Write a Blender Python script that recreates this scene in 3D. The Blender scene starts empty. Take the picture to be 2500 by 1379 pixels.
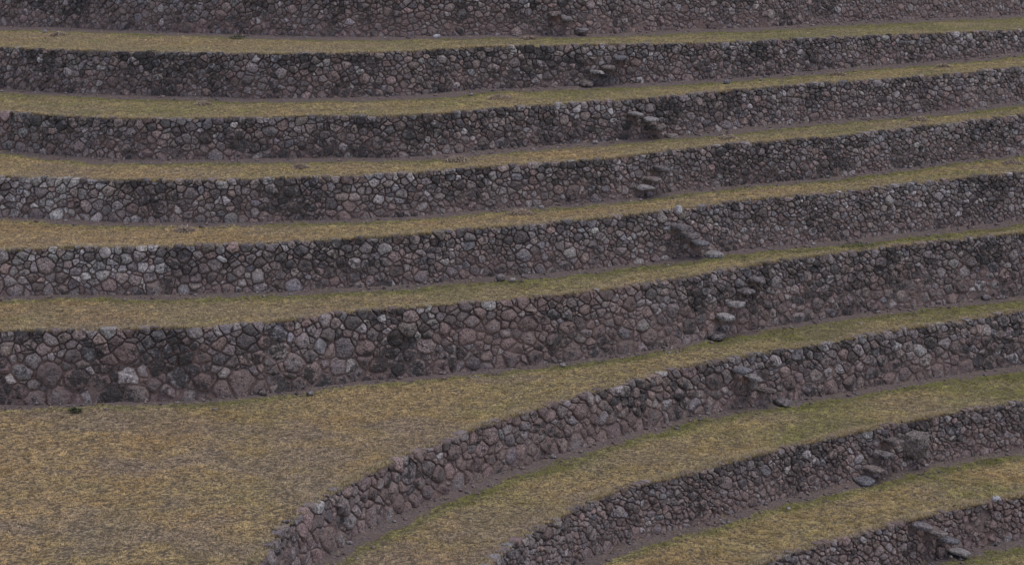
import bpy, math, random
import numpy as np

rng = np.random.default_rng(11)
random.seed(11)
scene = bpy.context.scene

# ------------------------------------------------------------------ camera
CAM_Z = 23.464
PITCH = math.radians(12.0)
cam_data = bpy.data.cameras.new("camera")
cam_data.sensor_width = 36.0
cam_data.lens = 72.0
cam_data.clip_start = 0.5
cam_data.clip_end = 2000.0
cam = bpy.data.objects.new("camera", cam_data)
cam.location = (0, 0, CAM_Z)
cam.rotation_euler = (math.radians(90) - PITCH, 0, 0)
scene.collection.objects.link(cam)
scene.camera = cam

# ------------------------------------------------------------------ sky, sun, exposure
SUN_EL, SUN_AZ = math.radians(72), math.radians(110)      # azimuth clockwise from +Y: behind the camera, to the right
world = bpy.data.worlds.new("World")
scene.world = world
world.use_nodes = True
wt = world.node_tree
bg = wt.nodes["Background"]
sky = wt.nodes.new("ShaderNodeTexSky")
sky.sky_type = 'NISHITA'
sky.sun_disc = False
sky.sun_elevation = SUN_EL
sky.sun_rotation = SUN_AZ
sky.altitude = 3500
sky.air_density = 1.0
sky.dust_density = 4.0
sky.ozone_density = 1.0
hs = wt.nodes.new("ShaderNodeHueSaturation")          # overcast: the blue is mostly veiled
hs.inputs["Hue"].default_value = 0.518
hs.inputs["Saturation"].default_value = 0.54
wt.links.new(sky.outputs[0], hs.inputs["Color"])
wt.links.new(hs.outputs[0], bg.inputs[0])
bg.inputs[1].default_value = 0.10
sun_data = bpy.data.lights.new("sun", 'SUN')
sun_data.energy = 0.9
sun_data.angle = math.radians(40)
sun_data.color = (1.0, 0.95, 0.9)
sun = bpy.data.objects.new("sun", sun_data)
sun.rotation_euler = (math.radians(90) - SUN_EL, 0, math.pi - SUN_AZ)
sun.location = (20, 0, 60)
scene.collection.objects.link(sun)
scene.view_settings.view_transform = 'Standard'
scene.view_settings.look = 'None'
scene.view_settings.exposure = 0.88
scene.view_settings.gamma = 1.0

col = scene.collection

# ------------------------------------------------------------------ the survey: terrace heights and wall lines, metres
LV = {2: (14.812, 0.00488, -0.000596), 3: (12.943, 0.01962, -5.9e-05), 4: (11.225, 0.01993, 9.1e-05), 5: (9.505, 0.01662, 0.000229), 6: (7.613, 0.00679, 0.000313), 7: (5.135, 0.00476, 9.2e-05), 8: (3.41, -0.01471, -6.5e-05), 9: (1.66, -0.01498, -0.000149), 10: (-0.0, -0.00735, -7.2e-05)}
LV[1] = (LV[2][0] + 1.85, LV[2][1], LV[2][2])
CURVE = {
 1: [(-26.86, 107.9), (-22.76, 105.51), (-18.72, 102.46), (-14.92, 99.79), (-11.38, 97.87), (-8.02, 96.4), (-4.79, 96.17), (-1.61, 96.29), (1.59, 96.32), (4.84, 97.15), (8.25, 99.48), (11.69, 100.67), (15.47, 103.55), (19.38, 106.29), (23.59, 109.45), (28.13, 113.11)],
 2: [(-23.83, 95.53), (-20.1, 92.96), (-16.75, 91.46), (-13.5, 90.14), (-10.36, 88.99), (-7.4, 88.88), (-4.46, 89.25), (-1.52, 90.85), (1.51, 91.27), (4.59, 92.0), (7.68, 92.47), (10.92, 93.89), (14.34, 95.92), (17.89, 97.98), (21.55, 99.85), (25.59, 102.76)],
 3: [(-21.74, 86.55), (-18.39, 84.49), (-15.34, 83.2), (-12.49, 82.86), (-9.7, 82.8), (-6.94, 82.75), (-4.14, 82.44), (-1.41, 83.72), (1.42, 85.05), (4.31, 86.0), (7.29, 87.42), (10.42, 89.2), (13.66, 90.9), (16.91, 92.18), (20.31, 93.68), (24.03, 96.12)],
 4: [(-20.03, 79.2), (-17.2, 78.5), (-14.44, 77.82), (-11.77, 77.53), (-9.16, 77.63), (-6.57, 77.93), (-3.96, 78.32), (-1.35, 79.43), (1.35, 80.25), (4.1, 81.18), (6.99, 83.25), (9.94, 84.58), (12.95, 85.7), (16.13, 87.46), (19.48, 89.4), (22.94, 91.28)],
 5: [(-18.42, 72.31), (-16.05, 72.74), (-13.58, 72.69), (-11.15, 73.02), (-8.7, 73.26), (-6.27, 73.81), (-3.79, 74.44), (-1.29, 75.56), (1.29, 76.35), (3.94, 77.58), (6.66, 78.93), (9.55, 80.77), (12.43, 81.79), (15.43, 83.21), (18.57, 84.75), (21.73, 86.0)],
 6: [(-17.19, 66.92), (-14.92, 67.07), (-12.68, 67.32), (-10.41, 67.57), (-8.17, 68.23), (-5.95, 69.6), (-3.61, 70.47), (-1.23, 71.34), (1.23, 72.22), (3.76, 73.46), (6.4, 75.23), (9.2, 77.3), (12.1, 79.13), (15.04, 80.59), (18.05, 81.89), (21.22, 83.12)],
 7: [(-6.69, 50.85), (-6.43, 52.45), (-6.24, 54.05), (-5.81, 55.48), (-5.0, 57.44), (-4.29, 58.8), (-3.17, 60.82), (-2.16, 62.14), (-1.11, 63.76), (0.0, 65.0), (1.22, 66.45), (2.32, 67.58), (3.56, 68.86), (4.82, 70.07), (6.13, 71.38), (8.78, 73.14), (11.54, 74.78), (14.44, 76.69), (17.42, 78.33), (20.57, 80.25)],
 8: [(-0.64, 55.52), (0.0, 57.3), (0.61, 58.51), (1.03, 59.25), (2.12, 60.96), (3.27, 62.5), (4.42, 63.5), (5.59, 64.36), (6.83, 65.51), (8.08, 66.56), (9.38, 67.69), (10.7, 68.66), (12.06, 69.71), (13.44, 70.68), (14.86, 71.67), (16.3, 72.64), (17.76, 73.52), (19.21, 74.24)],
 9: [(7.68, 60.73), (8.26, 61.33), (9.14, 62.1), (9.89, 62.77), (11.15, 63.76), (12.44, 64.73), (13.78, 65.74), (15.12, 66.69), (16.49, 67.58), (17.86, 68.35)],
}
# projecting step slabs: place on the wall line, height as a fraction of the wall
STEPS = {1: [(1.94, 96.41, 0.55), (2.55, 96.57, 0.42), (3.21, 96.73, 0.13)],
 2: [(4.79, 92.03, 0.67), (4.19, 91.91, 0.45), (3.73, 91.8, 0.33), (3.24, 91.68, 0.07)],
 3: [(5.07, 86.36, 0.65), (5.63, 86.63, 0.48), (6.03, 86.82, 0.28), (6.54, 87.06, 0.02)],
 4: [(5.83, 82.42, 0.63), (5.44, 82.14, 0.43), (5.1, 81.9, 0.25)],
 5: [(6.35, 78.78, 0.67), (6.76, 78.99, 0.48), (7.16, 79.25, 0.3), (7.63, 79.55, 0.04)],
 6: [(9.29, 77.36, 0.8), (8.78, 76.99, 0.65), (8.36, 76.68, 0.48), (7.84, 76.29, 0.32), (7.5, 76.04, 0.06)],
 7: [(8.21, 72.76, 0.78), (8.69, 73.08, 0.6), (9.16, 73.37, 0.33), (9.77, 73.73, 0.05)],
 8: [(13.42, 70.67, 0.72), (13.04, 70.4, 0.48), (12.65, 70.13, 0.23), (12.19, 69.8, 0.05)],
 9: [(13.44, 65.49, 0.9), (14.08, 65.95, 0.68), (14.57, 66.3, 0.43), (14.94, 66.56, 0.1)]}
BATTER = 0.10

def zlev(i, X):
    a, b, c = LV[i]
    X = np.clip(X, -34, 34)
    return a + b * X + c * X * X

# ------------------------------------------------------------------ noise
def _h(ix, iy, seed):
    n = (ix.astype(np.int64) * 374761393 + iy.astype(np.int64) * 668265263 + seed * 974634777) & 0x7fffffff
    n = ((n ^ (n >> 13)) * 1274126177) & 0x7fffffff
    n = (n ^ (n >> 16)) & 0xffff
    return n / 65535.0
def vnoise(x, y, seed=0):
    x = np.asarray(x, float); y = np.asarray(y, float)
    ix = np.floor(x); iy = np.floor(y); fx = x - ix; fy = y - iy
    fx = fx * fx * (3 - 2 * fx); fy = fy * fy * (3 - 2 * fy)
    a = _h(ix, iy, seed); b = _h(ix + 1, iy, seed); c = _h(ix, iy + 1, seed); d = _h(ix + 1, iy + 1, seed)
    return (a * (1 - fx) + b * fx) * (1 - fy) + (c * (1 - fx) + d * fx) * fy
def fbm(x, y, seed=0, o=3):
    s = 0; a = 0.5; t = 0
    for k in range(o):
        s = s + a * vnoise(x * 2 ** k + 17.3 * k, y * 2 ** k - 9.1 * k, seed + k); t += a; a *= 0.5
    return s / t
def sstep(a, b, x):
    q = np.clip((x - a) / (b - a), 0, 1); return q * q * (3 - 2 * q)

# ------------------------------------------------------------------ materials
def new_mat(name):
    m = bpy.data.materials.new(name); m.use_nodes = True
    nt = m.node_tree
    return m, nt, nt.nodes["Principled BSDF"]
def N(nt, t, **kw):
    n = nt.nodes.new(t)
    for k, v in kw.items(): setattr(n, k, v)
    return n
def noise(nt, vec, scale, detail=3.0, rough=0.55):
    n = N(nt, "ShaderNodeTexNoise"); n.inputs["Scale"].default_value = scale
    n.inputs["Detail"].default_value = detail; n.inputs["Roughness"].default_value = rough
    nt.links.new(vec, n.inputs["Vector"]); return n.outputs[0]
def remap(nt, v, a, b, lo=0.0, hi=1.0):
    n = N(nt, "ShaderNodeMapRange"); n.interpolation_type = 'SMOOTHSTEP'
    n.inputs[1].default_value = a; n.inputs[2].default_value = b; n.inputs[3].default_value = lo; n.inputs[4].default_value = hi
    nt.links.new(v, n.inputs[0]); return n.outputs[0]
def mth(nt, op, a, b):
    n = N(nt, "ShaderNodeMath", operation=op)
    for k, v in enumerate((a, b)):
        if isinstance(v, (int, float)): n.inputs[k].default_value = v
        else: nt.links.new(v, n.inputs[k])
    return n.outputs[0]
def mix(nt, fac, a, b, mode='MIX'):
    n = N(nt, "ShaderNodeMix", data_type='RGBA', blend_type=mode)
    for sock, v in ((n.inputs[0], fac), (n.inputs[6], a), (n.inputs[7], b)):
        if isinstance(v, (int, float)): sock.default_value = v
        elif isinstance(v, tuple): sock.default_value = v + (1,) if len(v) == 3 else v
        else: nt.links.new(v, sock)
    return n.outputs[2]
def attr(nt, name):
    return N(nt, "ShaderNodeAttribute", attribute_name=name)
def bump(nt, bsdf, h, dist, strength=1.0):
    b = N(nt, "ShaderNodeBump"); b.inputs["Distance"].default_value = dist; b.inputs["Strength"].default_value = strength
    nt.links.new(h, b.inputs["Height"]); nt.links.new(b.outputs[0], bsdf.inputs["Normal"])

SOIL = (0.178, 0.135, 0.125)
def make_stone_mat():
    m, nt, bs = new_mat("weathered_stone")
    pos = N(nt, "ShaderNodeNewGeometry").outputs["Position"]
    tone = attr(nt, "tone"); wear = attr(nt, "wear")
    sep = N(nt, "ShaderNodeSeparateColor"); nt.links.new(wear.outputs["Color"], sep.inputs[0])
    lich, dust, rim = sep.outputs[0], sep.outputs[1], sep.outputs[2]
    fine = noise(nt, pos, 16, 5, 0.65); mid = noise(nt, pos, 5.5, 4, 0.6); big = noise(nt, pos, 2.3, 3)
    mott = mth(nt, 'ADD', remap(nt, fine, 0.32, 0.68, 0.36, 1.66), remap(nt, mid, 0.3, 0.7, -0.22, 0.22))
    cmb = N(nt, "ShaderNodeCombineColor")
    for k in range(3): nt.links.new(mott, cmb.inputs[k])
    c = mix(nt, 1.0, tone.outputs["Color"], cmb.outputs[0], 'MULTIPLY')
    # pale weathered patches
    pn = noise(nt, pos, 3.6, 5, 0.62)
    c = mix(nt, mth(nt, 'MULTIPLY', remap(nt, pn, 0.52, 0.64), 0.38), c, (0.31, 0.275, 0.27))
    # earth washed over the edges and up from the foot
    d = mth(nt, 'MULTIPLY', mth(nt, 'ADD', mth(nt, 'MULTIPLY', rim, 0.75), 0.25), mth(nt, 'MULTIPLY', dust, remap(nt, mid, 0.3, 0.6, 0.45, 1.15)))
    d.node.use_clamp = True
    c = mix(nt, d, c, (0.240, 0.172, 0.158))
    # black lichen crust, thickest in the middle of a stone, in drifts across the wall
    ln_ = noise(nt, pos, 4.5, 6, 0.72); drift = noise(nt, pos, 0.55, 3, 0.6)
    lsum = mth(nt, 'ADD', mth(nt, 'ADD', ln_, mth(nt, 'MULTIPLY', lich, 0.17)), mth(nt, 'ADD', remap(nt, drift, 0.38, 0.64, -0.09, 0.09), mth(nt, 'MULTIPLY', rim, -0.09)))
    lm = remap(nt, lsum, 0.54, 0.64)
    c = mix(nt, mth(nt, 'MULTIPLY', lm, 0.84), c, (0.05, 0.047, 0.047))
    sp = noise(nt, pos, 19, 3, 0.7)
    c = mix(nt, mth(nt, 'MULTIPLY', remap(nt, sp, 0.58, 0.68), 0.5), c, (0.34, 0.31, 0.305))
    nt.links.new(c, bs.inputs["Base Color"])
    bs.inputs["Roughness"].default_value = 0.92
    bs.inputs["Specular IOR Level"].default_value = 0.25
    h = mth(nt, 'ADD', mth(nt, 'MULTIPLY', mid, 1.2), mth(nt, 'MULTIPLY', fine, 0.6))
    bump(nt, bs, h, 0.14, 1.0)
    return m
def make_core_mat():
    m, nt, bs = new_mat("earth_mortar")
    pos = N(nt, "ShaderNodeNewGeometry").outputs["Position"]
    n1 = noise(nt, pos, 1.1, 3); n2 = noise(nt, pos, 9, 5, 0.65)
    c = mix(nt, remap(nt, n1, 0.35, 0.65), (0.225, 0.148, 0.130), (0.185, 0.150, 0.140))
    c = mix(nt, remap(nt, n2, 0.4, 0.65), c, (0.13, 0.098, 0.09))
    nt.links.new(c, bs.inputs["Base Color"]); bs.inputs["Roughness"].default_value = 1.0
    bs.inputs["Specular IOR Level"].default_value = 0.1
    bump(nt, bs, n2, 0.06)
    return m
def make_ground_mat():
    m, nt, bs = new_mat("terrace_soil")
    pos = N(nt, "ShaderNodeNewGeometry").outputs["Position"]
    cov = attr(nt, "cover"); sep = N(nt, "ShaderNodeSeparateColor"); nt.links.new(cov.outputs["Color"], sep.inputs[0])
    n1 = noise(nt, pos, 0.9, 4); n2 = noise(nt, pos, 11, 6, 0.7); n3 = noise(nt, pos, 3.2, 4, 0.6)
    soil = mix(nt, remap(nt, n2, 0.3, 0.7), (0.085, 0.068, 0.066), (0.23, 0.188, 0.18))
    soil = mix(nt, remap(nt, n1, 0.35, 0.7), soil, SOIL)
    soil = mix(nt, mth(nt, 'MULTIPLY', remap(nt, n3, 0.5, 0.7), 0.5), soil, (0.20, 0.17, 0.155))
    n4 = noise(nt, pos, 6.0, 4, 0.7)
    th = mix(nt, mth(nt, 'MULTIPLY', remap(nt, n2, 0.40, 0.62), remap(nt, n4, 0.38, 0.56, 0.15, 1.0)), (0.115, 0.09, 0.068), attr(nt, "turf").outputs["Color"])
    f = mth(nt, 'ADD', sep.outputs[0], mth(nt, 'MULTIPLY', mth(nt, 'SUBTRACT', n3, 0.5), 0.9))
    c = mix(nt, remap(nt, f, 0.35, 0.65), soil, th)
    nt.links.new(c, bs.inputs["Base Color"]); bs.inputs["Roughness"].default_value = 1.0
    bs.inputs["Specular IOR Level"].default_value = 0.1
    bump(nt, bs, mth(nt, 'ADD', n2, n3), 0.08)
    return m
def make_attr_mat(name, rough=0.9, gain=1.0):
    m, nt, bs = new_mat(name)
    a = attr(nt, "tone"); nt.links.new(a.outputs["Color"], bs.inputs["Base Color"])
    bs.inputs["Roughness"].default_value = rough; bs.inputs["Specular IOR Level"].default_value = 0.15
    return m
M_STONE = make_stone_mat(); M_CORE = make_core_mat(); M_GROUND = make_ground_mat()
M_GRASS = make_attr_mat("short_grass"); M_WEED = make_attr_mat("dry_weed"); 

# ------------------------------------------------------------------ mesh helper
def build(name, verts, faces, mat, attrs=None, smooth=False, parent=None, loc=None):
    """faces: list of tuples, or an (n, 3) int array of triangles."""
    me = bpy.data.meshes.new(name)
    verts = np.asarray(verts, np.float32)
    if loc is not None: verts = verts - np.asarray(loc, np.float32)
    if isinstance(faces, np.ndarray):
        k = faces.shape[1]; nf = len(faces)
        me.vertices.add(len(verts)); me.vertices.foreach_set("co", verts.ravel())
        me.loops.add(nf * k); me.loops.foreach_set("vertex_index", faces.astype(np.int32).ravel())
        me.polygons.add(nf); me.polygons.foreach_set("loop_start", np.arange(0, nf * k, k, dtype=np.int32))
        me.update(calc_edges=True)
    else:
        me.from_pydata(verts.tolist(), [], faces)
    if smooth: me.polygons.foreach_set("use_smooth", np.ones(len(me.polygons), bool))
    for an, arr in (attrs or {}).items():
        at = me.attributes.new(an, 'FLOAT_COLOR', 'POINT')
        a4 = np.ones((len(verts), 4), np.float32); a4[:, :3] = arr
        at.data.foreach_set("color", a4.ravel())
    me.materials.append(mat)
    o = bpy.data.objects.new(name, me)
    if loc is not None: o.location = loc
    if parent is not None:
        o.parent = parent
        if loc is not None: o.location = np.asarray(loc) - np.asarray(parent.location)
    col.objects.link(o)
    return o
def tag(o, label=None, cat=None, group=None, kind=None):
    if label: o["label"] = label
    if cat: o["category"] = cat
    if group: o["group"] = group
    if kind: o["kind"] = kind
    return o

# ------------------------------------------------------------------ wall lines
class Line:
    """A wall line in plan (top edge of the wall), resampled every 0.1 m, with outward normals (downhill)."""
    def __init__(self, pts, ext_l, ext_r, turn_l=0.0):
        P = [np.array(p, float) for p in pts]
        d = P[0] - P[min(2, len(P) - 1)]; d /= np.linalg.norm(d); a = math.atan2(d[1], d[0]); q = P[0].copy()
        pre = []
        for k in range(int(ext_l)):
            a += math.radians(turn_l); q = q + np.array([math.cos(a), math.sin(a)]); pre.append(q.copy())
        d = P[-1] - P[-4]; d /= np.linalg.norm(d)
        post = [P[-1] + d * k for k in range(1, int(ext_r) + 1)]
        A = np.array(pre[::-1] + P + post)
        # Catmull-Rom
        B = np.vstack([2 * A[0] - A[1], A, 2 * A[-1] - A[-2]]); out = []
        for k in range(1, len(B) - 2):
            p0, p1, p2, p3 = B[k - 1:k + 3]
            for u in np.linspace(0, 1, 20, endpoint=False):
                out.append(0.5 * (2 * p1 + (p2 - p0) * u + (2 * p0 - 5 * p1 + 4 * p2 - p3) * u * u + (3 * p1 - p0 - 3 * p2 + p3) * u ** 3))
        out.append(A[-1]); out = np.array(out)
        s = np.r_[0, np.cumsum(np.hypot(*np.diff(out, axis=0).T))]
        self.L = s[-1]; n = int(self.L / 0.1) + 1; self.s = np.linspace(0, self.L, n)
        X = np.interp(self.s, s, out[:, 0]); Y = np.interp(self.s, s, out[:, 1])
        ker = np.hanning(13); ker /= ker.sum()
        sm = lambda v: np.convolve(np.pad(v, 6, mode='edge'), ker, 'valid')
        Xs, Ys = X.copy(), Y.copy(); Xs[6:-6] = sm(X)[6:-6]; Ys[6:-6] = sm(Y)[6:-6]
        self.X, self.Y = Xs, Ys
        ker = np.hanning(31); ker /= ker.sum()
        sm2 = lambda v: np.convolve(np.pad(v, 15, mode='edge'), ker, 'valid')
        tx, ty = sm2(np.gradient(Xs)), sm2(np.gradient(Ys)); l = np.hypot(tx, ty)
        self.nx, self.ny = ty / l, -tx / l
    def at(self, s):
        f = lambda v: np.interp(s, self.s, v)
        return f(self.X), f(self.Y), f(self.nx), f(self.ny)
    def near(self, x, y):
        return self.s[np.argmin((self.X - x) ** 2 + (self.Y - y) ** 2)]

EXT = {1: (14, 9, 0), 2: (12, 8, 0), 3: (9, 7, 0), 4: (7, 7, 0), 5: (7, 7, 0), 6: (9, 7, 0), 7: (12, 7, -1.5), 8: (10, 7, 0), 9: (11, 7, 2.6)}
LINES = {}
for i in range(1, 10):
    pts = CURVE[i]
    LINES[i] = Line(pts, *EXT[i])
def wall_h(i, X): return zlev(i, X) - zlev(i + 1, X)
# the first wall was surveyed at its foot
L1 = LINES[1]; L1.X = L1.X - L1.nx * BATTER * 1.85; L1.Y = L1.Y - L1.ny * BATTER * 1.85
def wall_pt(i, s, t, d):
    """s along, t above the foot, d out of the face."""
    X, Y, nx, ny = LINES[i].at(s)
    H = wall_h(i, X); o = BATTER * (H - t) + d
    return np.stack([X + nx * o, Y + ny * o, zlev(i + 1, X) + t], -1)
CP, SP = math.cos(PITCH), math.sin(PITCH)
def project(P):
    Z = P[..., 2] - CAM_Z; d = P[..., 1] * CP - Z * SP; u = P[..., 1] * SP + Z * CP
    return 1250 + 5000 * P[..., 0] / d, 689.5 - 5000 * u / d, d

# ------------------------------------------------------------------ masonry
def radius_field(i, X, f):
    """half-size of a typical stone, metres; X across, f height fraction"""
    lerp = lambda a, b, x0, x1: a + (b - a) * np.clip((X - x0) / (x1 - x0), 0, 1)
    if i == 1: return lerp(0.23, 0.175, -20, 15)
    if i == 2: return lerp(0.21, 0.175, -10, 15)
    if i == 3: return lerp(0.23, 0.17, -12, 12)
    if i == 4: return lerp(0.235, 0.16, -14, 10)
    if i == 5: return lerp(0.24, 0.155, -12, 10)
    if i == 6: return lerp(0.30, 0.20, -8, 9) * (1.25 - 0.45 * f)
    if i == 7: return lerp(0.29, 0.25, -4, 16) * (1.12 - 0.3 * f)
    if i == 8: return lerp(0.175, 0.17, 0, 10)
    return 0.165 + 0 * X
# patches of colour seen on the walls: wall, X centre, half-width, kind, strength
PATCH = [(4, -18.5, 2.2, 'pale', 1.0), (5, -15.4, 1.5, 'pale', 0.95), (4, -10.5, 3.0, 'dark', 0.6), (6, -6.8, 2.6, 'dark', 0.45), (6, 12.5, 3.0, 'dark', 0.35),
         (2, 2.5, 6.0, 'dark', 0.35), (3, -4, 7.0, 'dark', 0.25), (2, -16, 7, 'dark', 0.2), (6, 1.0, 4.0, 'red', 0.55), (7, -1, 6.0, 'red', 0.6), (5, 16, 2.0, 'pale', 0.25),
         (9, 17, 3.0, 'red', 0.8), (9, 11, 3.0, 'red', 0.5), (8, 6, 6.0, 'red', 0.3), (8, 16, 5.0, 'red', 0.25), (7, 13, 5, 'dark', 0.3), (1, 0, 12, 'red', 0.25), (5, -6, 4, 'dark', 0.25), (4, 6, 5, 'dark', 0.25)]
PAL = {'grey': (0.205, 0.180, 0.178), 'brown': (0.222, 0.182, 0.168), 'red': (0.230, 0.168, 0.156), 'dark': (0.095, 0.088, 0.089), 'pale': (0.33, 0.305, 0.30), 'blue': (0.19, 0.182, 0.195)}
SLAB_KEEP = {}

def place_seeds(i):
    ln = LINES[i]; pts = np.zeros((0, 2)); rad = np.zeros(0)
    P = np.zeros((6000, 2)); R = np.zeros(6000); n = 0
    Hs = wall_h(i, ln.X)
    # a boulder set in the eighth wall takes the room of many stones
    if i == 8:
        P[0] = (ln.near(14.52, 71.43), 0.95); R[0] = 0.62; n = 1
    k0 = n
    for mult, tries, pack in ((1.6, 70, 0.8), (1.3, 420, 0.66), (1.0, 2000, 0.62), (0.8, 3600, 0.62), (0.6, 4600, 0.64), (0.42, 3600 if i < 6 else 5200, 0.70)):
        ss = rng.uniform(0, ln.L, tries); H = np.interp(ss, ln.s, Hs); X = np.interp(ss, ln.s, ln.X)
        f = rng.uniform(0, 1, tries)
        r = (0.95 if i in (6, 7) else 0.87) * radius_field(i, X, f) * mult * rng.uniform(0.8, 1.2, tries)
        tt = np.clip(f * H, r * 0.55, H - r * 0.5)
        asp = rng.uniform(0.8, 1.7, tries); pk = pack * rng.uniform(0.78, 1.15, tries)
        for k in range(tries):
            if n:
                dx = (P[:n, 0] - ss[k]) / asp[k]; dy = P[:n, 1] - tt[k]
                if np.any(dx * dx + dy * dy < (pk[k] * (R[:n] + r[k])) ** 2): continue
            P[n] = (ss[k], tt[k]); R[n] = r[k]; n += 1
    return P[:n].copy(), R[:n].copy(), k0

def clip(poly, a, b, c):
    """keep a*x + b*y <= c"""
    out = []; m = len(poly)
    for k in range(m):
        p = poly[k]; q = poly[(k + 1) % m]
        dp = a * p[0] + b * p[1] - c; dq = a * q[0] + b * q[1] - c
        if dp <= 0: out.append(p)
        if (dp < 0) != (dq < 0) and dp != dq:
            u = dp / (dp - dq); out.append((p[0] + u * (q[0] - p[0]), p[1] + u * (q[1] - p[1])))
    return out

def cells(i, P, R):
    ln = LINES[i]; Hs = np.interp(P[:, 0], ln.s, wall_h(i, ln.X)); order = np.argsort(P[:, 0]); res = [None] * len(P)
    xs = P[order, 0]
    for k in range(len(P)):
        x, y = P[k]; r = R[k]; w = max(3.2 * r, 0.75)
        lo, hi = np.searchsorted(xs, (x - 1.6, x + 1.6)); idx = order[lo:hi]
        dx = (P[idx, 0] - x) / 1.22; dy = P[idx, 1] - y; dd = dx * dx + dy * dy
        near = idx[np.argsort(dd)[1:18]]
        top = Hs[k] + rng.uniform(-0.07, 0.045)
        poly = [(x - w, max(y - w, -0.12)), (x + w, max(y - w, -0.12)), (x + w, min(y + w, top)), (x - w, min(y + w, top))]
        gap = rng.uniform(0.005, 0.020)
        for j in near:
            ax = (P[j, 0] - x) / 1.22; ay = P[j, 1] - y; l2 = ax * ax + ay * ay; l = math.sqrt(l2)
            # power bisector, pulled in by half a joint
            off = (l2 + 0.6 * (r * r - R[j] * R[j])) / 2 / l - gap
            nx, ny = ax / l, ay / l
            poly = clip(poly, nx / 1.22, ny, off + nx * x / 1.22 + ny * y)
            if len(poly) < 3: break
        if len(poly) < 3: continue
        # drop corners that nearly coincide, add a point in the middle of long edges
        poly = [p for q, p in zip(poly[-1:] + poly[:-1], poly) if abs(p[0] - q[0]) + abs(p[1] - q[1]) > 0.04]
        if len(poly) < 3: continue
        out = []
        for p, q in zip(poly, poly[1:] + poly[:1]):
            out.append(p)
            if abs(p[0] - q[0]) + abs(p[1] - q[1]) > 0.2: out.append(((p[0] + q[0]) / 2, (p[1] + q[1]) / 2))
        res[k] = out
    # bend all joints of the wall alike, so that neighbours still fit
    ids = [k for k in range(len(res)) if res[k]]; A = np.concatenate([np.array(res[k]) for k in ids]); Ht = np.interp(A[:, 0], ln.s, wall_h(i, ln.X))
    wx = vnoise(A[:, 0] * 3.1 + 40 * i, A[:, 1] * 3.1, 901) - 0.5; wy = vnoise(A[:, 0] * 3.1 + 40 * i, A[:, 1] * 3.1, 902) - 0.5
    A = A + np.stack([wx * 0.17, wy * 0.15 * np.clip((Ht - A[:, 1]) / 0.15, 0, 1)], -1); o = 0
    for k in ids:
        n = len(res[k]); res[k] = A[o:o + n]; o += n
    return res

def stone_shape(A, bulge, back=0.26, cobble=0.3):
    """(s, t, d) vertices, faces and rim values of one stone filling a cell"""
    c = A.mean(0); E = A - c; x, y = E[:, 0], E[:, 1]; x2, y2 = np.roll(x, -1), np.roll(y, -1)
    ar = float((x * y2 - x2 * y).sum()) / 2
    if ar < 0.004: return None
    k = len(E); rc = rng.uniform(0.6, 1.2, (2, k, 1)) * cobble
    Pm, Pn = np.roll(E, 1, 0), np.roll(E, -1, 0)
    a1 = E + (Pm - E) * rc[0]; b1 = E + (Pn - E) * rc[1]
    O = np.stack([a1, (a1 + b1 + 1.2 * E) / 3.2, b1], 1).reshape(-1, 2) if ar > 0.25 else np.stack([a1, b1], 1).reshape(-1, 2)
    nn = len(O); r = np.hypot(O[:, 0], O[:, 1]) + 1e-6; th = O / r[:, None]; ph = rng.uniform(0, 6.28, 2); aa = np.arctan2(O[:, 1], O[:, 0])
    O = O * (0.99 + rng.uniform(-0.035, 0.02, nn) + 0.02 * np.sin(2 * aa + ph[0]) + 0.02 * np.sin(3 * aa + ph[1]))[:, None]
    B = bulge * min(r.mean() / 0.2, 1.7); p = rng.uniform(3.0, 7.0)
    f = np.array([0.93, 0.74, 0.4, 0.0])[:, None]; U = th[None, :, 0] * f; W = th[None, :, 1] * f
    d = np.broadcast_to(1 - f ** p, U.shape)
    for g in rng.uniform((-0.35, -0.9, -0.8), (0.1, 0.9, 0.6), (3, 3)): d = np.minimum(d, 1 + g[0] + g[1] * U + g[2] * W)
    tilt = rng.uniform(-0.18, 0.18, 2)
    d = (d + tilt[0] * U + tilt[1] * W + rng.uniform(-0.05, 0.05, d.shape)) * B
    V = np.empty((5 * nn + 1, 3)); rim = np.ones(5 * nn + 1)
    for q, (ff, dd) in enumerate(((0.93, -back), (1.0, -0.045), (0.93, d[0]), (0.74, d[1]), (0.4, d[2]))):
        V[q * nn:(q + 1) * nn, :2] = c + O * ff; V[q * nn:(q + 1) * nn, 2] = dd
        if q > 1: rim[q * nn:(q + 1) * nn] = ff
    V[-1, :2] = c; V[-1, 2] = d[3].mean(); rim[-1] = 0
    return V, nn, rim, ar
TOPO = {}
def topo(nn):
    """triangles of a stone with nn points round its edge"""
    if nn not in TOPO:
        k = np.arange(nn); k2 = (k + 1) % nn; T = []
        for b in range(4):
            T += [np.stack([b * nn + k, b * nn + k2, (b + 1) * nn + k2], -1), np.stack([b * nn + k, (b + 1) * nn + k2, (b + 1) * nn + k], -1)]
        T.append(np.stack([4 * nn + k, 4 * nn + k2, np.full(nn, 5 * nn)], -1))
        TOPO[nn] = np.concatenate(T)
    return TOPO[nn]

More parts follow.
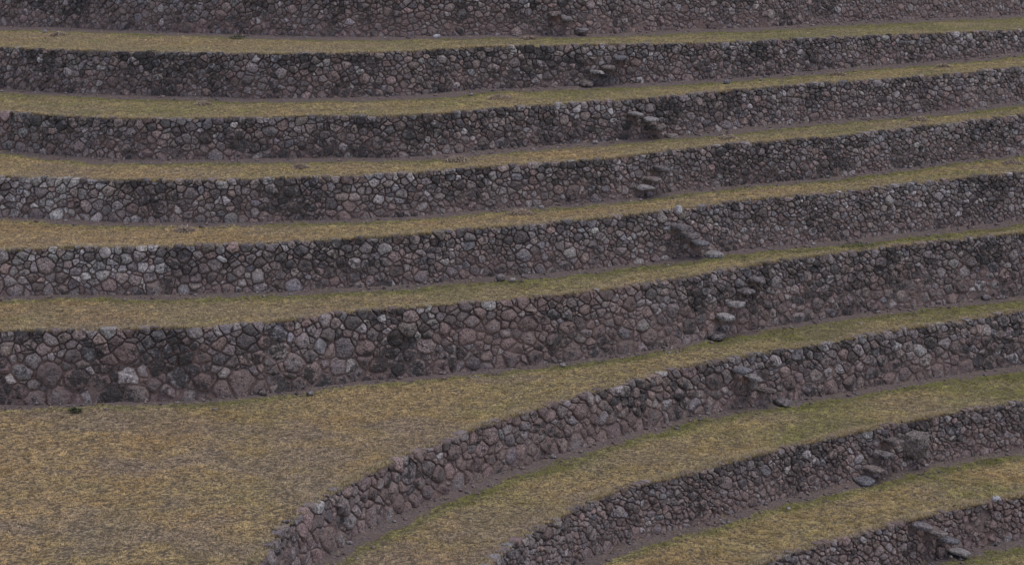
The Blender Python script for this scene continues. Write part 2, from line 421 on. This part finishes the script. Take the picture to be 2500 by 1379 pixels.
def stone_colour(i, X, f):
    w = {'grey': 1.0, 'brown': 0.75, 'red': 0.30 + 0.5 * (1 - f) ** 2, 'dark': 0.36, 'pale': 0.32, 'blue': 0.25}
    big = float(vnoise(X * 0.45 + 31 * i, f * 1.6 + 7 * i, 5))
    w['dark'] *= 0.2 + 2.6 * max(0, big - 0.3)
    if i in (6, 7, 9): w['red'] *= 1.7
    if i in (1, 2, 3): w['pale'] *= 1.2
    lich = 0.25 + 0.9 * (big - 0.4)
    dust = 0.18 + 0.6 * (1 - f) ** 1.5 + (0.12 if i in (1, 6, 7, 9) else 0)
    for (wi, xc, hw, kind, st) in PATCH:
        if wi == i:
            g = math.exp(-((X - xc) / hw) ** 2) * st
            if kind == 'pale': w['pale'] += 3.0 * g; w['dark'] *= 1 - g; lich -= 0.6 * g; dust *= 1 - 0.6 * g
            elif kind == 'dark': w['dark'] += 0.8 * g; lich += 0.8 * g
            else: w['red'] += 2.5 * g; dust += 0.5 * g; w['dark'] *= 1 - 0.8 * g; lich -= 0.4 * g
    ks = list(w); k = random.choices(ks, [max(w[q], 0) for q in ks])[0]
    v = 1.14 * random.uniform(0.52, 1.55); c = np.array(PAL[k]) * v * (1 + rng.uniform(-0.03, 0.03, 3))
    return c, np.clip(lich + rng.uniform(-0.45, 0.45), 0, 1), np.clip(dust * random.uniform(0.5, 1.5), 0, 1)

LABEL = {
 1: "topmost stone retaining wall, its crest cut off by the picture's upper edge",
 2: "stone retaining wall just below the highest strip of grass, dark rubble, four steps descending leftwards",
 3: "third stone retaining wall from the top, mixed dark and pale rubble",
 4: "fourth stone retaining wall from the top, a cluster of pale stones at its left end",
 5: "fifth stone retaining wall from the top, tightly packed grey rubble",
 6: "tallest retaining wall, large reddish boulders at its left, above the broad golden lawn",
 7: "retaining wall of big reddish stones curving down round the broad golden lawn",
 8: "small-stone retaining wall with a large craggy boulder bulging from its face",
 9: "lowest retaining wall at bottom right, dark crumbling rubble with bare red earth",
}
WALLS = {}
for i in range(1, 10):
    ln = LINES[i]; mid = ln.s[len(ln.s) // 2]
    root = bpy.data.objects.new("retaining_wall", None)
    root.empty_display_size = 0.5
    root.location = tuple(float(v) for v in wall_pt(i, np.array(mid), np.array(0.0), np.array(0.0)))
    col.objects.link(root); tag(root, LABEL[i], "stone wall", "terrace retaining walls", "thing")
    WALLS[i] = root
    # earth core behind and between the stones
    ns = int(ln.L / 0.14); ss = np.linspace(0, ln.L, ns); Xs = ln.at(ss)[0]; H = wall_h(i, Xs); rows = 15
    V = []
    for r in range(rows):
        f = r / (rows - 1); t = f * (H - 0.10) - 0.12 * (1 - f)
        nz = fbm(ss * 1.6 + 50 * i, t * 1.6, 3) - 0.5; nz2 = vnoise(ss * 6, t * 6 + 9 * i, 8) - 0.5
        flush = -0.03 * sstep(0.55, 0.9, np.array(f)) + 0.075 * (1 - f) ** 1.3 + (0.02 if i in (1, 6, 7) else 0.0)
        if i == 9: nz = nz * (1 + 0.5 * sstep(14.5, 16, Xs)) - 0.2 * sstep(14.5, 16, Xs); nz2 = nz2 * (1 + 2 * sstep(14.5, 16, Xs))
        V.append(wall_pt(i, ss, t, -0.085 + flush + 0.10 * nz + 0.03 * nz2))
    V.append(wall_pt(i, ss, H - 0.14, -0.55 + 0 * ss)); V.append(wall_pt(i, ss, 0 * ss - 0.2, -0.55 + 0 * ss))
    V = np.concatenate(V); nr = rows + 2; F = []
    a = np.arange(ns - 1)
    for r in range(nr):
        r2 = (r + 1) % nr
        F.append(np.stack([r * ns + a, r * ns + a + 1, r2 * ns + a + 1, r2 * ns + a], -1))
    build("earth_core", V, np.concatenate(F), M_CORE, smooth=True, parent=root, loc=tuple(root.location))
    # the stones
    P, R, k0 = place_seeds(i); polys = cells(i, P, R); made = []
    slabs = [(ln.near(x, y), f) for x, y, f in STEPS[i]]
    for k, poly in enumerate(polys):
        if poly is None or (i == 8 and k == 0): continue
        X = float(np.interp(P[k, 0], ln.s, ln.X)); h = float(wall_h(i, np.array(X))); f = P[k, 1] / h
        if R[k] < 0.24 and any(abs(P[k, 0] - a) < 0.24 and -0.36 < P[k, 1] - b * h < -0.06 for a, b in slabs): continue      # hollow worn out below a step
        if i == 9 and X > 15.3 and f < 0.8 and random.random() < 0.2: continue
        big = R[k] > 0.3
        sh = stone_shape(poly, random.uniform(0.035, 0.10), cobble=random.uniform(0.08, 0.30))
        if sh is None: continue
        V, nn, rim, ar = sh; F = topo(nn)
        tone, lich, dust = stone_colour(i, X, min(f, 1))
        W = wall_pt(i, V[:, 0], V[:, 1], V[:, 2] + rng.uniform(-0.02, 0.02))
        made.append((W, F, tone, lich, dust, rim, ar))
    cen = np.array([m[0].mean(0) for m in made]); px, py, dist = project(cen)
    inview = (px > -10) & (px < 2510) & (py > -10) & (py < 1389)
    X, Y, nx, ny = ln.at(np.array([ln.near(c[0], c[1]) for c in cen])); dv = np.hypot(X, Y)
    facing = np.abs(nx * X / dv + ny * Y / dv)
    score = np.array([m[6] for m in made]) / dist ** 2 * facing * inview
    single = set(np.argsort(-score)[:300].tolist()) if inview.any() else set()
    single = {k for k in single if inview[k]}
    MV, MF3, MT, MW, off = [], [], [], [], 0
    for k, (W, F, tone, lich, dust, rim, ar) in enumerate(made):
        T = np.tile(tone, (len(W), 1)); Wr = np.stack([np.full(len(W), lich), np.full(len(W), dust), rim], -1)
        if k in single:
            build("stone", W, F, M_STONE, {"tone": T, "wear": Wr}, True, root, tuple(W.mean(0)))
        else:
            MV.append(W); MT.append(T); MW.append(Wr)
            MF3.append(F + off); off += len(W)
    if MV:
        o = build("stone_rubble", np.concatenate(MV), np.concatenate(MF3), M_STONE, {"tone": np.concatenate(MT), "wear": np.concatenate(MW)}, True, root, tuple(root.location))
        o["kind"] = "stuff"
    print("wall", i, "stones", len(made), "single", len(single))

# ------------------------------------------------------------------ irregular rocks
def rock(size, seed, sub=2, facets=9, box=1.0):
    """unit-ish rock cut by planes; size (x, y, z) full extents"""
    import bmesh
    bm = bmesh.new(); bmesh.ops.create_icosphere(bm, subdivisions=sub, radius=1.0)
    V = np.array([v.co[:] for v in bm.verts]); F = np.array([[v.index for v in f.verts] for f in bm.faces]); bm.free()
    V = np.sign(V) * np.abs(V) ** box; V /= np.abs(V).max()
    g = np.random.default_rng(seed)
    for _ in range(facets):
        n = g.normal(size=3); n /= np.linalg.norm(n); lim = g.uniform(0.62, 0.92) * np.abs(V @ n).max()
        d = V @ n; V = V - np.outer(np.maximum(d - lim, 0) * 0.9, n)
    V = V * (1 + g.uniform(-0.035, 0.035, (len(V), 1)))
    V = V / (V.max(0) - V.min(0)) * np.array(size)
    return V, F
def put(V, x, y, z, ang):
    c, s = math.cos(ang), math.sin(ang)
    return np.stack([V[:, 0] * c - V[:, 1] * s + x, V[:, 0] * s + V[:, 1] * c + y, V[:, 2] + z], -1)
def rock_attrs(n, tone, lich, dust, rim=0.3):
    return {"tone": np.tile(np.array(tone), (n, 1)), "wear": np.tile(np.array([lich, dust, rim]), (n, 1))}

sd = 100
for i, lst in STEPS.items():
    ln = LINES[i]
    for (x, y, f) in lst:
        sd += 1; g = np.random.default_rng(sd)
        s = ln.near(x, y); X, Y, nx, ny = [float(v) for v in ln.at(s)]; h = float(wall_h(i, np.array(X)))
        base = wall_pt(i, np.array(s), np.array(f * h), np.array(0.25))
        L = g.uniform(0.50, 0.60); D = g.uniform(0.84, 0.96); T = g.uniform(0.18, 0.25)
        if i in (7, 9): L *= 0.88; T *= 0.85
        if f < 0.1: T *= 1.25; L *= 1.1
        V, F = rock((L, D, T), sd, 3, 9, 0.5); ang = math.atan2(nx, -ny) + g.uniform(-0.2, 0.2)
        V = put(V, base[0], base[1], base[2], ang)
        tone = np.array(PAL[random.choice(['grey', 'brown', 'blue', 'pale', 'grey'])]) * g.uniform(0.85, 1.15)
        o = build("step_slab", V, F, M_STONE, rock_attrs(len(V), tone, g.uniform(0.0, 0.2), 0.0), True, WALLS[i], tuple(base))
# the boulder in the eighth wall
ln = LINES[8]; s = ln.near(14.52, 71.43); X, Y, nx, ny = [float(v) for v in ln.at(s)]
base = wall_pt(8, np.array(s), np.array(0.92), np.array(0.0))
V, F = rock((1.55, 1.05, 1.15), 77, 5, 14, 0.75)
dn = fbm(V[:, 0] * 2.6 + 5, V[:, 2] * 2.6 + V[:, 1] * 2, 4, 4) - 0.5; crack = np.abs(fbm(V[:, 0] * 2.2 + 31, V[:, 2] * 2.2 - V[:, 1], 14, 3) - 0.5)
V = V * (1 + 0.40 * dn - 0.08 * np.exp(-(crack / 0.035) ** 2))[:, None]
V = put(V, base[0], base[1], base[2], math.atan2(nx, -ny))
tag(build("boulder", V, F, M_STONE, rock_attrs(len(V), (0.225, 0.20, 0.185), 0.05, 0.35, 0.7), True, WALLS[8], tuple(base)), "craggy grey boulder bulging out of the wall face")

# ------------------------------------------------------------------ turf colour
GREEN = {2: (0.60, 1.0), 3: (0.55, 0.8), 4: (0.30, 0.75), 5: (0.10, 0.6), 6: (0.30, 1.0), 7: (0.0, 1.05), 8: (0.0, 1.0), 9: (0.0, 0.65), 10: (0.4, 0.7), 1: (0.5, 0.5)}
GOLD = np.array((0.59, 0.420, 0.215)); OLIVE = np.array((0.435, 0.378, 0.165)); DEEP = np.array((0.225, 0.240, 0.065)); ASH = np.array((0.40, 0.318, 0.250)); TAN = np.array((0.52, 0.345, 0.155))
def turf_tone(i, x, y, da, db, dw, jit=0.12):
    """colour of the turf: dead gold, living olive, grey thatch"""
    n = len(x); patch = fbm(x * 0.35, y * 0.35, 80 + i); mid = fbm(x * 0.9, y * 0.9, 90 + i)
    gl, gr = GREEN[i]
    g = gl + (gr - gl) * np.clip((x + 18) / 38, 0, 1) + 0.9 * (patch - 0.5) + 0.5 * (mid - 0.5) + 0.8 * np.exp(-((da - dw - 0.15) / 0.4) ** 2)
    g = np.clip(g + rng.normal(0, jit, n), 0, 1.4)
    tone = GOLD + (OLIVE - GOLD) * np.clip(g, 0, 1)[:, None]; tone = tone + (DEEP - tone) * np.clip((g - 0.75) / 0.7, 0, 0.8)[:, None]
    ash = sstep(0.47, 0.66, fbm(x * 0.33 + 40, y * 0.5, 100 + i)) * (0.62 if i in (7, 8, 9) else 0.42) + 0.75 * np.exp(-(db / 0.5) ** 2)
    ash = np.clip(ash + rng.normal(0, jit, n), 0, 0.95) * np.clip(1.25 - g, 0.3, 1)
    tone = tone + (ASH - tone) * ash[:, None]
    tan = sstep(0.5, 0.66, fbm(x * 0.28 + 9, y * 0.4, 140 + i)) * np.clip(0.9 - g, 0, 1) * (1 - 0.7 * ash)
    return tone + (TAN - tone) * (0.75 * tan)[:, None], mid
# ------------------------------------------------------------------ terraces
def back_edge(i, s, extra=0.0):
    """foot of wall i"""
    X, Y, nx, ny = LINES[i].at(s); o = BATTER * wall_h(i, X) + extra
    return X + nx * o, Y + ny * o
TERR = {}
def ruled(i, nu, nv, lip=False):
    """plan grid of terrace i, from the foot of the wall above (v=0) to the crest of the wall below (v=1)"""
    v = np.r_[np.linspace(0, 1, nv - 1), 1.0 if not lip else 1.0002]
    if i == 1:
        s = np.linspace(0, LINES[1].L, nu); X, Y, nx, ny = LINES[1].at(s)
        Bx, By = X - nx * 0.12, Y - ny * 0.12; Ax, Ay = Bx * 1.0, By + 14
    elif i == 10:
        s = np.linspace(0, LINES[9].L, nu); Ax, Ay = back_edge(9, s, -0.15); X, Y, nx, ny = LINES[9].at(s)
        Bx, By = Ax + 6, Ay - 22
    else:
        sa = np.linspace(0, LINES[i - 1].L, nu)
        Ax, Ay = back_edge(i - 1, sa, -0.15)
        sb = np.linspace(0, LINES[i].L, nu)
        if i == 7:      # walls diverge here: match them by the far stretch, then fan out
            sb = LINES[7].L * np.linspace(0, 1, nu) ** 1.0
        X, Y, nx, ny = LINES[i].at(sb); Bx, By = X - nx * 0.13, Y - ny * 0.13
    U = np.repeat(np.arange(nu), nv).reshape(nu, nv)
    GX = Ax[:, None] + (Bx - Ax)[:, None] * v; GY = Ay[:, None] + (By - Ay)[:, None] * v
    W = np.hypot(Bx - Ax, By - Ay)
    return GX, GY, v, W
def line_dist(x, y, lx, ly):
    out = np.empty(len(x))
    for a in range(0, len(x), 20000):
        out[a:a + 20000] = np.sqrt(((x[a:a + 20000, None] - lx[None, ::4]) ** 2 + (y[a:a + 20000, None] - ly[None, ::4]) ** 2).min(1))
    return out
def dists(i, x, y):
    if i > 1:
        fx, fy = back_edge(i - 1, LINES[i - 1].s); da = line_dist(x, y, fx, fy)
    else: da = np.full(len(x), 9.0)
    db = line_dist(x, y, LINES[i].X, LINES[i].Y) if i < 10 else np.full(len(x), 9.0)
    return da, db
DIRT = {2: 1.15, 3: 0.9, 4: 0.75, 5: 0.5, 6: 0.6, 7: 0.42, 8: 0.58, 9: 0.52, 10: 0.5, 1: 0.5}
def dirt_width(i, x, y):
    return DIRT[i] * (0.45 + 0.6 * vnoise(x * 0.35, y * 0.35 + 13 * i, 21) + 0.6 * vnoise(x * 1.3, y * 1.3 + 13 * i, 22))
def ground_z(i, x, y, da):
    z = zlev(i, x) - 0.035 + 0.07 * (fbm(x * 0.7, y * 0.7, 31 + i) - 0.5) + 0.04 * (vnoise(x * 3.1, y * 3.1, 40 + i) - 0.5)
    return z + 0.10 * np.exp(-da / 0.25)
for i in range(1, 11):
    nu = 330; nv = 26 if i not in (7, 10) else 60
    GX, GY, v, W = ruled(i, nu, nv, True)
    x, y = GX.ravel(), GY.ravel(); da, db = dists(i, x, y)
    z = ground_z(i, x, y, da)
    cover = sstep(-0.35, 0.35, da - dirt_width(i, x, y))
    z = z.reshape(nu, nv); z[:, -1] -= 0.5; z = z.ravel()      # the front edge turns down behind the cap stones
    V = np.stack([x, y, z], -1); a = (np.arange(nu - 1)[:, None] * nv + np.arange(nv - 1)[None]).ravel()
    F = np.stack([a, a + 1, a + nv + 1, a + nv], -1)
    o = build("terrace", V, F, M_GROUND, {"cover": np.stack([cover, da, db], -1), "turf": turf_tone(i, x, y, da, db, dirt_width(i, x, y), 0.0)[0]}, True)
    tag(o, kind="structure")
# the hillside above the top terrace and the floor of the hollow
xs = np.linspace(-80, 80, 41); ys = np.linspace(0, 1, 25)
X1 = np.interp(xs, L1.X, L1.X); Y1 = np.interp(xs, L1.X, L1.Y) + 13.5
GX = xs[:, None] + 0 * ys; GY = Y1[:, None] + 220 * ys[None]; GZ = zlev(1, GX) - 0.06 + 60 * ys[None] ** 1.1 + 1.5 * (fbm(GX * 0.05, GY * 0.05, 61) - 0.5) * sstep(0, 0.1, ys)[None]
a = (np.arange(40)[:, None] * 25 + np.arange(24)[None]).ravel()
tag(build("hillside", np.stack([GX, GY, GZ], -1).reshape(-1, 3), np.stack([a, a + 25, a + 26, a + 1], -1), M_GROUND, {"cover": np.ones((41 * 25, 3)), "turf": np.tile(OLIVE, (41 * 25, 1))}, True), kind="structure")
V = [(-300, -200, -2.2), (300, -200, -2.2), (300, 130, -2.2), (-300, 130, -2.2)]
tag(build("ground", V, [(0, 1, 2, 3)], M_GROUND, {"cover": np.ones((4, 3)), "turf": np.tile(OLIVE, (4, 1))}), kind="structure")

# ------------------------------------------------------------------ grass
NT = {2: 30000, 3: 40000, 4: 38000, 5: 38000, 6: 40000, 7: 90000, 8: 54000, 9: 46000, 10: 10000, 1: 0}
def terrace_points(i, n):
    nu, nv = 500, 60
    GX, GY, v, W = ruled(i, nu, nv)
    ex = np.stack([np.diff(GX, axis=0)[:, :-1], np.diff(GY, axis=0)[:, :-1]], -1); ey = np.stack([np.diff(GX, axis=1)[:-1], np.diff(GY, axis=1)[:-1]], -1)
    ar = np.abs(ex[..., 0] * ey[..., 1] - ex[..., 1] * ey[..., 0])
    cxm, cym = GX[:-1, :-1], GY[:-1, :-1]; px, py, d = project(np.stack([cxm, cym, zlev(i, cxm)], -1))
    ar = ar * np.where((px > -60) & (px < 2560) & (py > -40) & (py < 1430), 1.0, 0.02 if i == 10 else 0.12)
    p = (ar / ar.sum()).ravel(); k = rng.choice(len(p), n, p=p); a, b = k // (nv - 1), k % (nv - 1)
    u, w = rng.uniform(0, 1, n), rng.uniform(0, 1, n)
    x = GX[a, b] + ex[a, b, 0] * u + ey[a, b, 0] * w; y = GY[a, b] + ex[a, b, 1] * u + ey[a, b, 1] * w
    return x, y
def blades(x, y, z, h, tone, nb, spread, width):
    """nb leaf blades per tuft, each one bent triangle pair"""
    n = len(x); m = n * nb
    X = np.repeat(x, nb); Y = np.repeat(y, nb); Z = np.repeat(z, nb); Hh = np.repeat(h, nb) * rng.uniform(0.55, 1.2, m); T = np.repeat(tone, nb, 0)
    a = rng.uniform(0, 2 * math.pi, m); lean = rng.uniform(0.3, 1.0, m) * spread
    bx = X + np.cos(a) * rng.uniform(0, 0.035, m); by = Y + np.sin(a) * rng.uniform(0, 0.035, m)
    w = width * rng.uniform(0.6, 1.3, m); px, py = -np.sin(a) * w, np.cos(a) * w
    dx, dy = np.cos(a) * lean * Hh, np.sin(a) * lean * Hh
    A = np.stack([bx - px, by - py, Z - 0.02], -1); B = np.stack([bx + px, by + py, Z - 0.02], -1)
    C = np.stack([bx + dx, by + dy, Z + Hh * (1 - 0.38 * lean)], -1)
    V = np.stack([A, B, C], 1).reshape(-1, 3)
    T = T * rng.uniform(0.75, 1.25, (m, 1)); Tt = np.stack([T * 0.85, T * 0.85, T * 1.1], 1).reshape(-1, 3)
    return V, np.arange(m * 3).reshape(-1, 3), Tt
for i in range(2, 11):
    x, y = terrace_points(i, NT[i]); da, db = dists(i, x, y); n = len(x)
    dw = dirt_width(i, x, y)
    clump = 0.45 * fbm(x * 2.2, y * 2.2, 70 + i) + 0.55 * vnoise(x * 5.6, y * 4.6, 75 + i); patch = fbm(x * 0.35, y * 0.35, 80 + i); mid = fbm(x * 0.9, y * 0.9, 90 + i)
    keep = (0.10 + 0.90 * sstep(-0.2, 0.25, da - dw + 0.6 * (mid - 0.5))) * np.where(db < 0.4, 0.6 + db, 1.0)
    keep *= np.clip(1.25 - 1.6 * sstep(0.44, 0.66, clump), 0.05, 1)
    ok = rng.uniform(0, 1, n) < keep
    x, y, da, db, dw, clump, patch, mid = [q[ok] for q in (x, y, da, db, dw, clump, patch, mid)]; n = len(x)
    tone, _ = turf_tone(i, x, y, da, db, dw)
    tone = tone * rng.uniform(0.8, 1.2, (n, 1))
    h = (0.024 + 0.085 * np.clip(0.85 - clump, 0, 1)) * rng.uniform(0.7, 1.3, n)
    tone = tone * (0.30 + 0.75 * vnoise(x * 8, y * 5, 120 + i) + 0.62 * vnoise(x * 3.3, y * 2.3, 125 + i))[:, None]
    zz = ground_z(i, x, y, da)
    if i < 10:      # tufts creeping over the cap stones
        m = 8000 if i < 6 else 12000; sc = rng.uniform(0, LINES[i].L, m); Xc, Yc, nxc, nyc = LINES[i].at(sc)
        lush = vnoise(sc * 0.8, sc * 0 + i, 130); okc = rng.uniform(0, 1, m) < (0.25 + 0.9 * sstep(0.35, 0.7, lush)); 
        o_ = -rng.uniform(-0.05, 0.38, m) ; xc, yc = (Xc + nxc * o_)[okc], (Yc + nyc * o_)[okc]
        tc = (ASH * 0.55 + OLIVE * 0.45)[None] * rng.uniform(0.6, 1.15, (len(xc), 1)); tc = tc + (GOLD - tc) * (rng.uniform(0, 1, (len(xc), 1)) < 0.3) * 0.6
        x = np.r_[x, xc]; y = np.r_[y, yc]; zz = np.r_[zz, zlev(i, xc) - 0.02 + rng.uniform(-0.03, 0.03, len(xc))]; h = np.r_[h, rng.uniform(0.04, 0.10, len(xc)) * (1 + 0.8 * sstep(0.6, 0.8, lush[okc]))]; tone = np.concatenate([tone, tc])
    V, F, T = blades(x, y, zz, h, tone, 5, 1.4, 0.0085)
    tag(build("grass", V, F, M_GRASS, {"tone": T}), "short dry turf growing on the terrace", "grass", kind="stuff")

# ------------------------------------------------------------------ gravel on the bare earth at the wall feet
GV, GF, GT, GW, off = [], [], [], [], 0
base_shapes = [rock((1, 0.8, 0.6), 300 + k, 1, 6) for k in range(6)]
for i in range(2, 11):
    ln = LINES[i - 1]; n = 900
    s = rng.uniform(0, ln.L, n); o = np.abs(rng.normal(0.25, 0.35, n)) + 0.02
    X, Y, nx, ny = ln.at(s); ot = BATTER * wall_h(i - 1, X) + o; x, y = X + nx * ot, Y + ny * ot
    px, py, dd = project(np.stack([x, y, zlev(i, x)], -1)); da = o
    z = ground_z(i, x, y, da)
    for k in range(n):
        if not (-50 < px[k] < 2550 and py[k] < 1420): continue
        sz = 0.035 + 0.17 * random.random() ** 6
        V, F = base_shapes[k % 6]; V = put(V * sz, x[k], y[k], z[k] + sz * 0.15, random.random() * 6.28)
        kd = random.choices(['grey', 'red', 'pale', 'brown'], (0.35, 0.25, 0.15, 0.25))[0]
        GV.append(V); GF.append(F + off); off += len(V)
        GT.append(np.tile(np.array(PAL[kd]) * random.uniform(0.8, 1.3), (len(V), 1))); GW.append(np.tile(np.array([0.0, 0.2, 0.4]), (len(V), 1)))
tag(build("gravel", np.concatenate(GV), np.concatenate(GF), M_STONE, {"tone": np.concatenate(GT), "wear": np.concatenate(GW)}), "small stones scattered on bare earth at the wall feet", "gravel", kind="stuff")

# ------------------------------------------------------------------ loose stones, heaps of dry weeds, green weeds
def da_at(i, x, y): return dists(i, np.array([x]), np.array([y]))[0]
def gz(i, x, y): return float(ground_z(i, np.array([x]), np.array([y]), da_at(i, x, y))[0])
LOOSE = [  # terrace, x, y, size, palette, label
 (5, 6.46, 78.10, 0.34, 'white', "white upright stone standing at the crest of the fifth wall, near the steps"),
 (3, 9.63, 91.55, 0.34, 'blue', "bluish grey stone lying on the second grass strip, near small white stone"),
 (3, 11.20, 92.11, 0.22, 'pale', "small whitish stone lying on grass, right of a larger bluish stone"),
 (3, -1.78, 88.75, 0.28, 'pale', "pale stone on the earth strip, below second wall's middle"),
 (2, -3.51, 95.61, 0.34, 'white', "flat white stone at the foot of the topmost wall, mid picture"),
 (2, -23.43, 103.14, 0.30, 'pale', "pale flat stone on the highest grass strip near the picture's left edge"),
 (4, 3.49, 85.17, 0.28, 'pale', "small pale stone at the third wall's foot, beside the steps"),
 (6, -0.41, 74.99, 0.52, 'grey', "grey flat stone, the larger of a pair below the fifth wall"),
 (6, 0.02, 74.78, 0.30, 'pale', "pale stone, the smaller of a pair below the fifth wall"),
 (7, 1.82, 71.71, 0.28, 'pale', "lone pale stone on green grass below the tallest wall's middle"),
 (5, 1.17, 79.79, 0.24, 'pale', "small pale stone on the earth strip below the fourth wall"),
 (7, 19.44, 82.04, 0.42, 'grey', "grey flat stone near the right edge at the tallest wall's foot"),
 (7, 20.15, 82.32, 0.28, 'pale', "small pale stone at far right, beside the tallest wall's foot"),
 (7, -6.93, 67.95, 0.36, 'pale', "pale stone at the edge of the golden lawn, right of another like it"),
 (7, -8.50, 67.70, 0.34, 'brown', "brownish stone at the tallest wall's foot, where the golden lawn begins"),
 (9, 16.73, 67.75, 0.36, 'white', "white angular stone on the crest of the lowest wall, far right"),
 (10, 14.52, 66.00, 0.46, 'red', "upright reddish stone fallen beside the lowest flight of steps"),
 (8, 1.88, 66.97, 0.28, 'grey', "grey stone on bare earth under the curving reddish wall"),
 (8, 1.38, 66.08, 0.26, 'pale', "pale stone on bare earth under the curving reddish wall, lower of two"),
]
PAL['white'] = (0.55, 0.54, 0.55)
for k, (i, x, y, sz, kd, lab) in enumerate(LOOSE):
    g = np.random.default_rng(500 + k)
    tall = 1.15 if 'upright' in lab else 0.62
    V, F = rock((sz, sz * g.uniform(0.65, 0.9), sz * tall), 520 + k, 2, 11)
    z = gz(i, x, y); V = put(V, x, y, z + sz * tall * 0.36, g.uniform(0, 6.28))
    o = build("loose_stone", V, F, M_STONE, rock_attrs(len(V), PAL[kd], 0.05, 0.12), False, None, (x, y, z))
    tag(o, lab, "stone", "loose stones on the terraces")
HEAPS = [
 (2, 0.76, 94.68, 0.85, "heap of dry brown weeds on the highest grass strip, below its steps"),
 (3, -0.51, 87.35, 1.05, "heap of dry brown weeds on the second grass strip, mid picture"),
 (4, -2.20, 81.36, 1.0, "heap of dry brown weeds on the third grass strip, left of mid picture"),
 (3, -13.24, 87.61, 0.8, "heap of dry brown weeds on the second grass strip's left stretch"),
 (2, -22.37, 101.38, 0.85, "heap of dry brown weeds on the highest grass strip, far left"),
 (4, -8.37, 80.29, 0.75, "leftmost heap of dry brown weeds on the third grass strip"),
 (3, 15.01, 94.19, 0.8, "heap of dry brown weeds on the second grass strip, right of the bluish stone"),
 (4, 9.15, 86.04, 0.85, "heap of dry brown weeds on the third grass strip, right of the steps"),
 (4, 18.07, 90.47, 0.9, "rightmost heap of dry brown weeds on the third grass strip"),
 (5, -12.32, 76.02, 0.85, "leftmost heap of dry brown weeds on the fourth grass strip"),
 (5, 0.32, 78.57, 1.1, "wide heap of dry weeds on the fourth grass strip, mid picture"),
 (5, 21.86, 88.51, 0.9, "heap of dry brown weeds on the fourth grass strip, at the right edge"),
 (3, 20.37, 96.71, 0.85, "rightmost heap of dry brown weeds on the second grass strip"),
]
for k, (i, x, y, w, lab) in enumerate(HEAPS):
    g = np.random.default_rng(700 + k); n = 420; z0 = gz(i, x, y)
    a = g.uniform(0, 6.28, n); r = np.sqrt(g.uniform(0, 1, n)); cx_, cy_ = x + np.cos(a) * r * w / 2, y + np.sin(a) * r * w / 2.6
    cz = z0 + 0.22 * w * (1 - r ** 2) * g.uniform(0.2, 1.0, n)
    b = g.uniform(0, 6.28, n); el = g.uniform(-0.3, 0.7, n); L = g.uniform(0.10, 0.28, n); wd = g.uniform(0.007, 0.014, n)
    d = np.stack([np.cos(b) * np.cos(el), np.sin(b) * np.cos(el), np.sin(el)], -1); q = np.stack([-np.sin(b), np.cos(b), 0 * b], -1); C = np.stack([cx_, cy_, cz], -1)
    up = np.array([0, 0, 1.0])
    P0 = C - d * L[:, None] / 2; P1 = C + up * (L * 0.12)[:, None]; P2 = C + d * L[:, None] / 2
    qq = q * wd[:, None]
    V = np.stack([P0 - qq, P0 + qq, P1 - qq, P1 + qq, P2], 1).reshape(-1, 3); o5 = (np.arange(n) * 5)[:, None]
    F = np.concatenate([o5 + np.array([[0, 1, 3]]), o5 + np.array([[0, 3, 2]]), o5 + np.array([[2, 3, 4]])])
    tn = np.where(g.uniform(0, 1, (n, 1)) < 0.6, np.array([[0.33, 0.25, 0.20]]), np.array([[0.42, 0.34, 0.26]])) * g.uniform(0.7, 1.25, (n, 1))
    V[:, 2] = np.maximum(V[:, 2], z0 - 0.02)
    tag(build("weed_heap", V, F, M_WEED, {"tone": np.repeat(tn, 5, 0)}, False, None, (x, y, z0)), lab, "weed heap", "heaps of pulled weeds drying on the grass")
WEEDS = [
 (6, 13.87, 80.77, 1.5, "dark low weeds sprawling at the right, above the tallest wall"),
 (7, -14.50, 65.68, 0.42, "small dark green weed on the lawn below the tallest wall, far left"),
 (2, -12.95, 96.92, 0.8, "dark green weed at the topmost wall's foot, left of mid picture"),
]
for k, (i, x, y, w, lab) in enumerate(WEEDS):
    g = np.random.default_rng(800 + k); n = 130; z0 = gz(i, x, y)
    a = g.uniform(0, 6.28, n); r = np.sqrt(g.uniform(0, 1, n)); px_, py_ = x + np.cos(a) * r * w / 2, y + np.sin(a) * r * w / 3.5; pz = z0 + 0.04 + g.uniform(0, 0.16, n) * (1.1 - r)
    b = g.uniform(0, 6.28, n); el = g.uniform(-0.1, 0.9, n); L = g.uniform(0.07, 0.15, n); wd = L * 0.24
    d = np.stack([np.cos(b) * np.cos(el), np.sin(b) * np.cos(el), np.sin(el)], -1); q = np.stack([-np.sin(b), np.cos(b), 0 * b], -1) * wd[:, None]; C = np.stack([px_, py_, pz], -1)
    V = np.stack([C, C + d * (L * .5)[:, None] + q, C + d * L[:, None], C + d * (L * .5)[:, None] - q], 1).reshape(-1, 3); F = (np.arange(n) * 4)[:, None] + np.array([[0, 1, 2, 3]])
    tn = np.array([[0.075, 0.090, 0.045]]) * g.uniform(0.6, 1.5, (n, 1))
    tag(build("weed_plant", V, F, M_WEED, {"tone": np.repeat(tn, 4, 0)}, False, None, (x, y, z0)), lab, "weed")
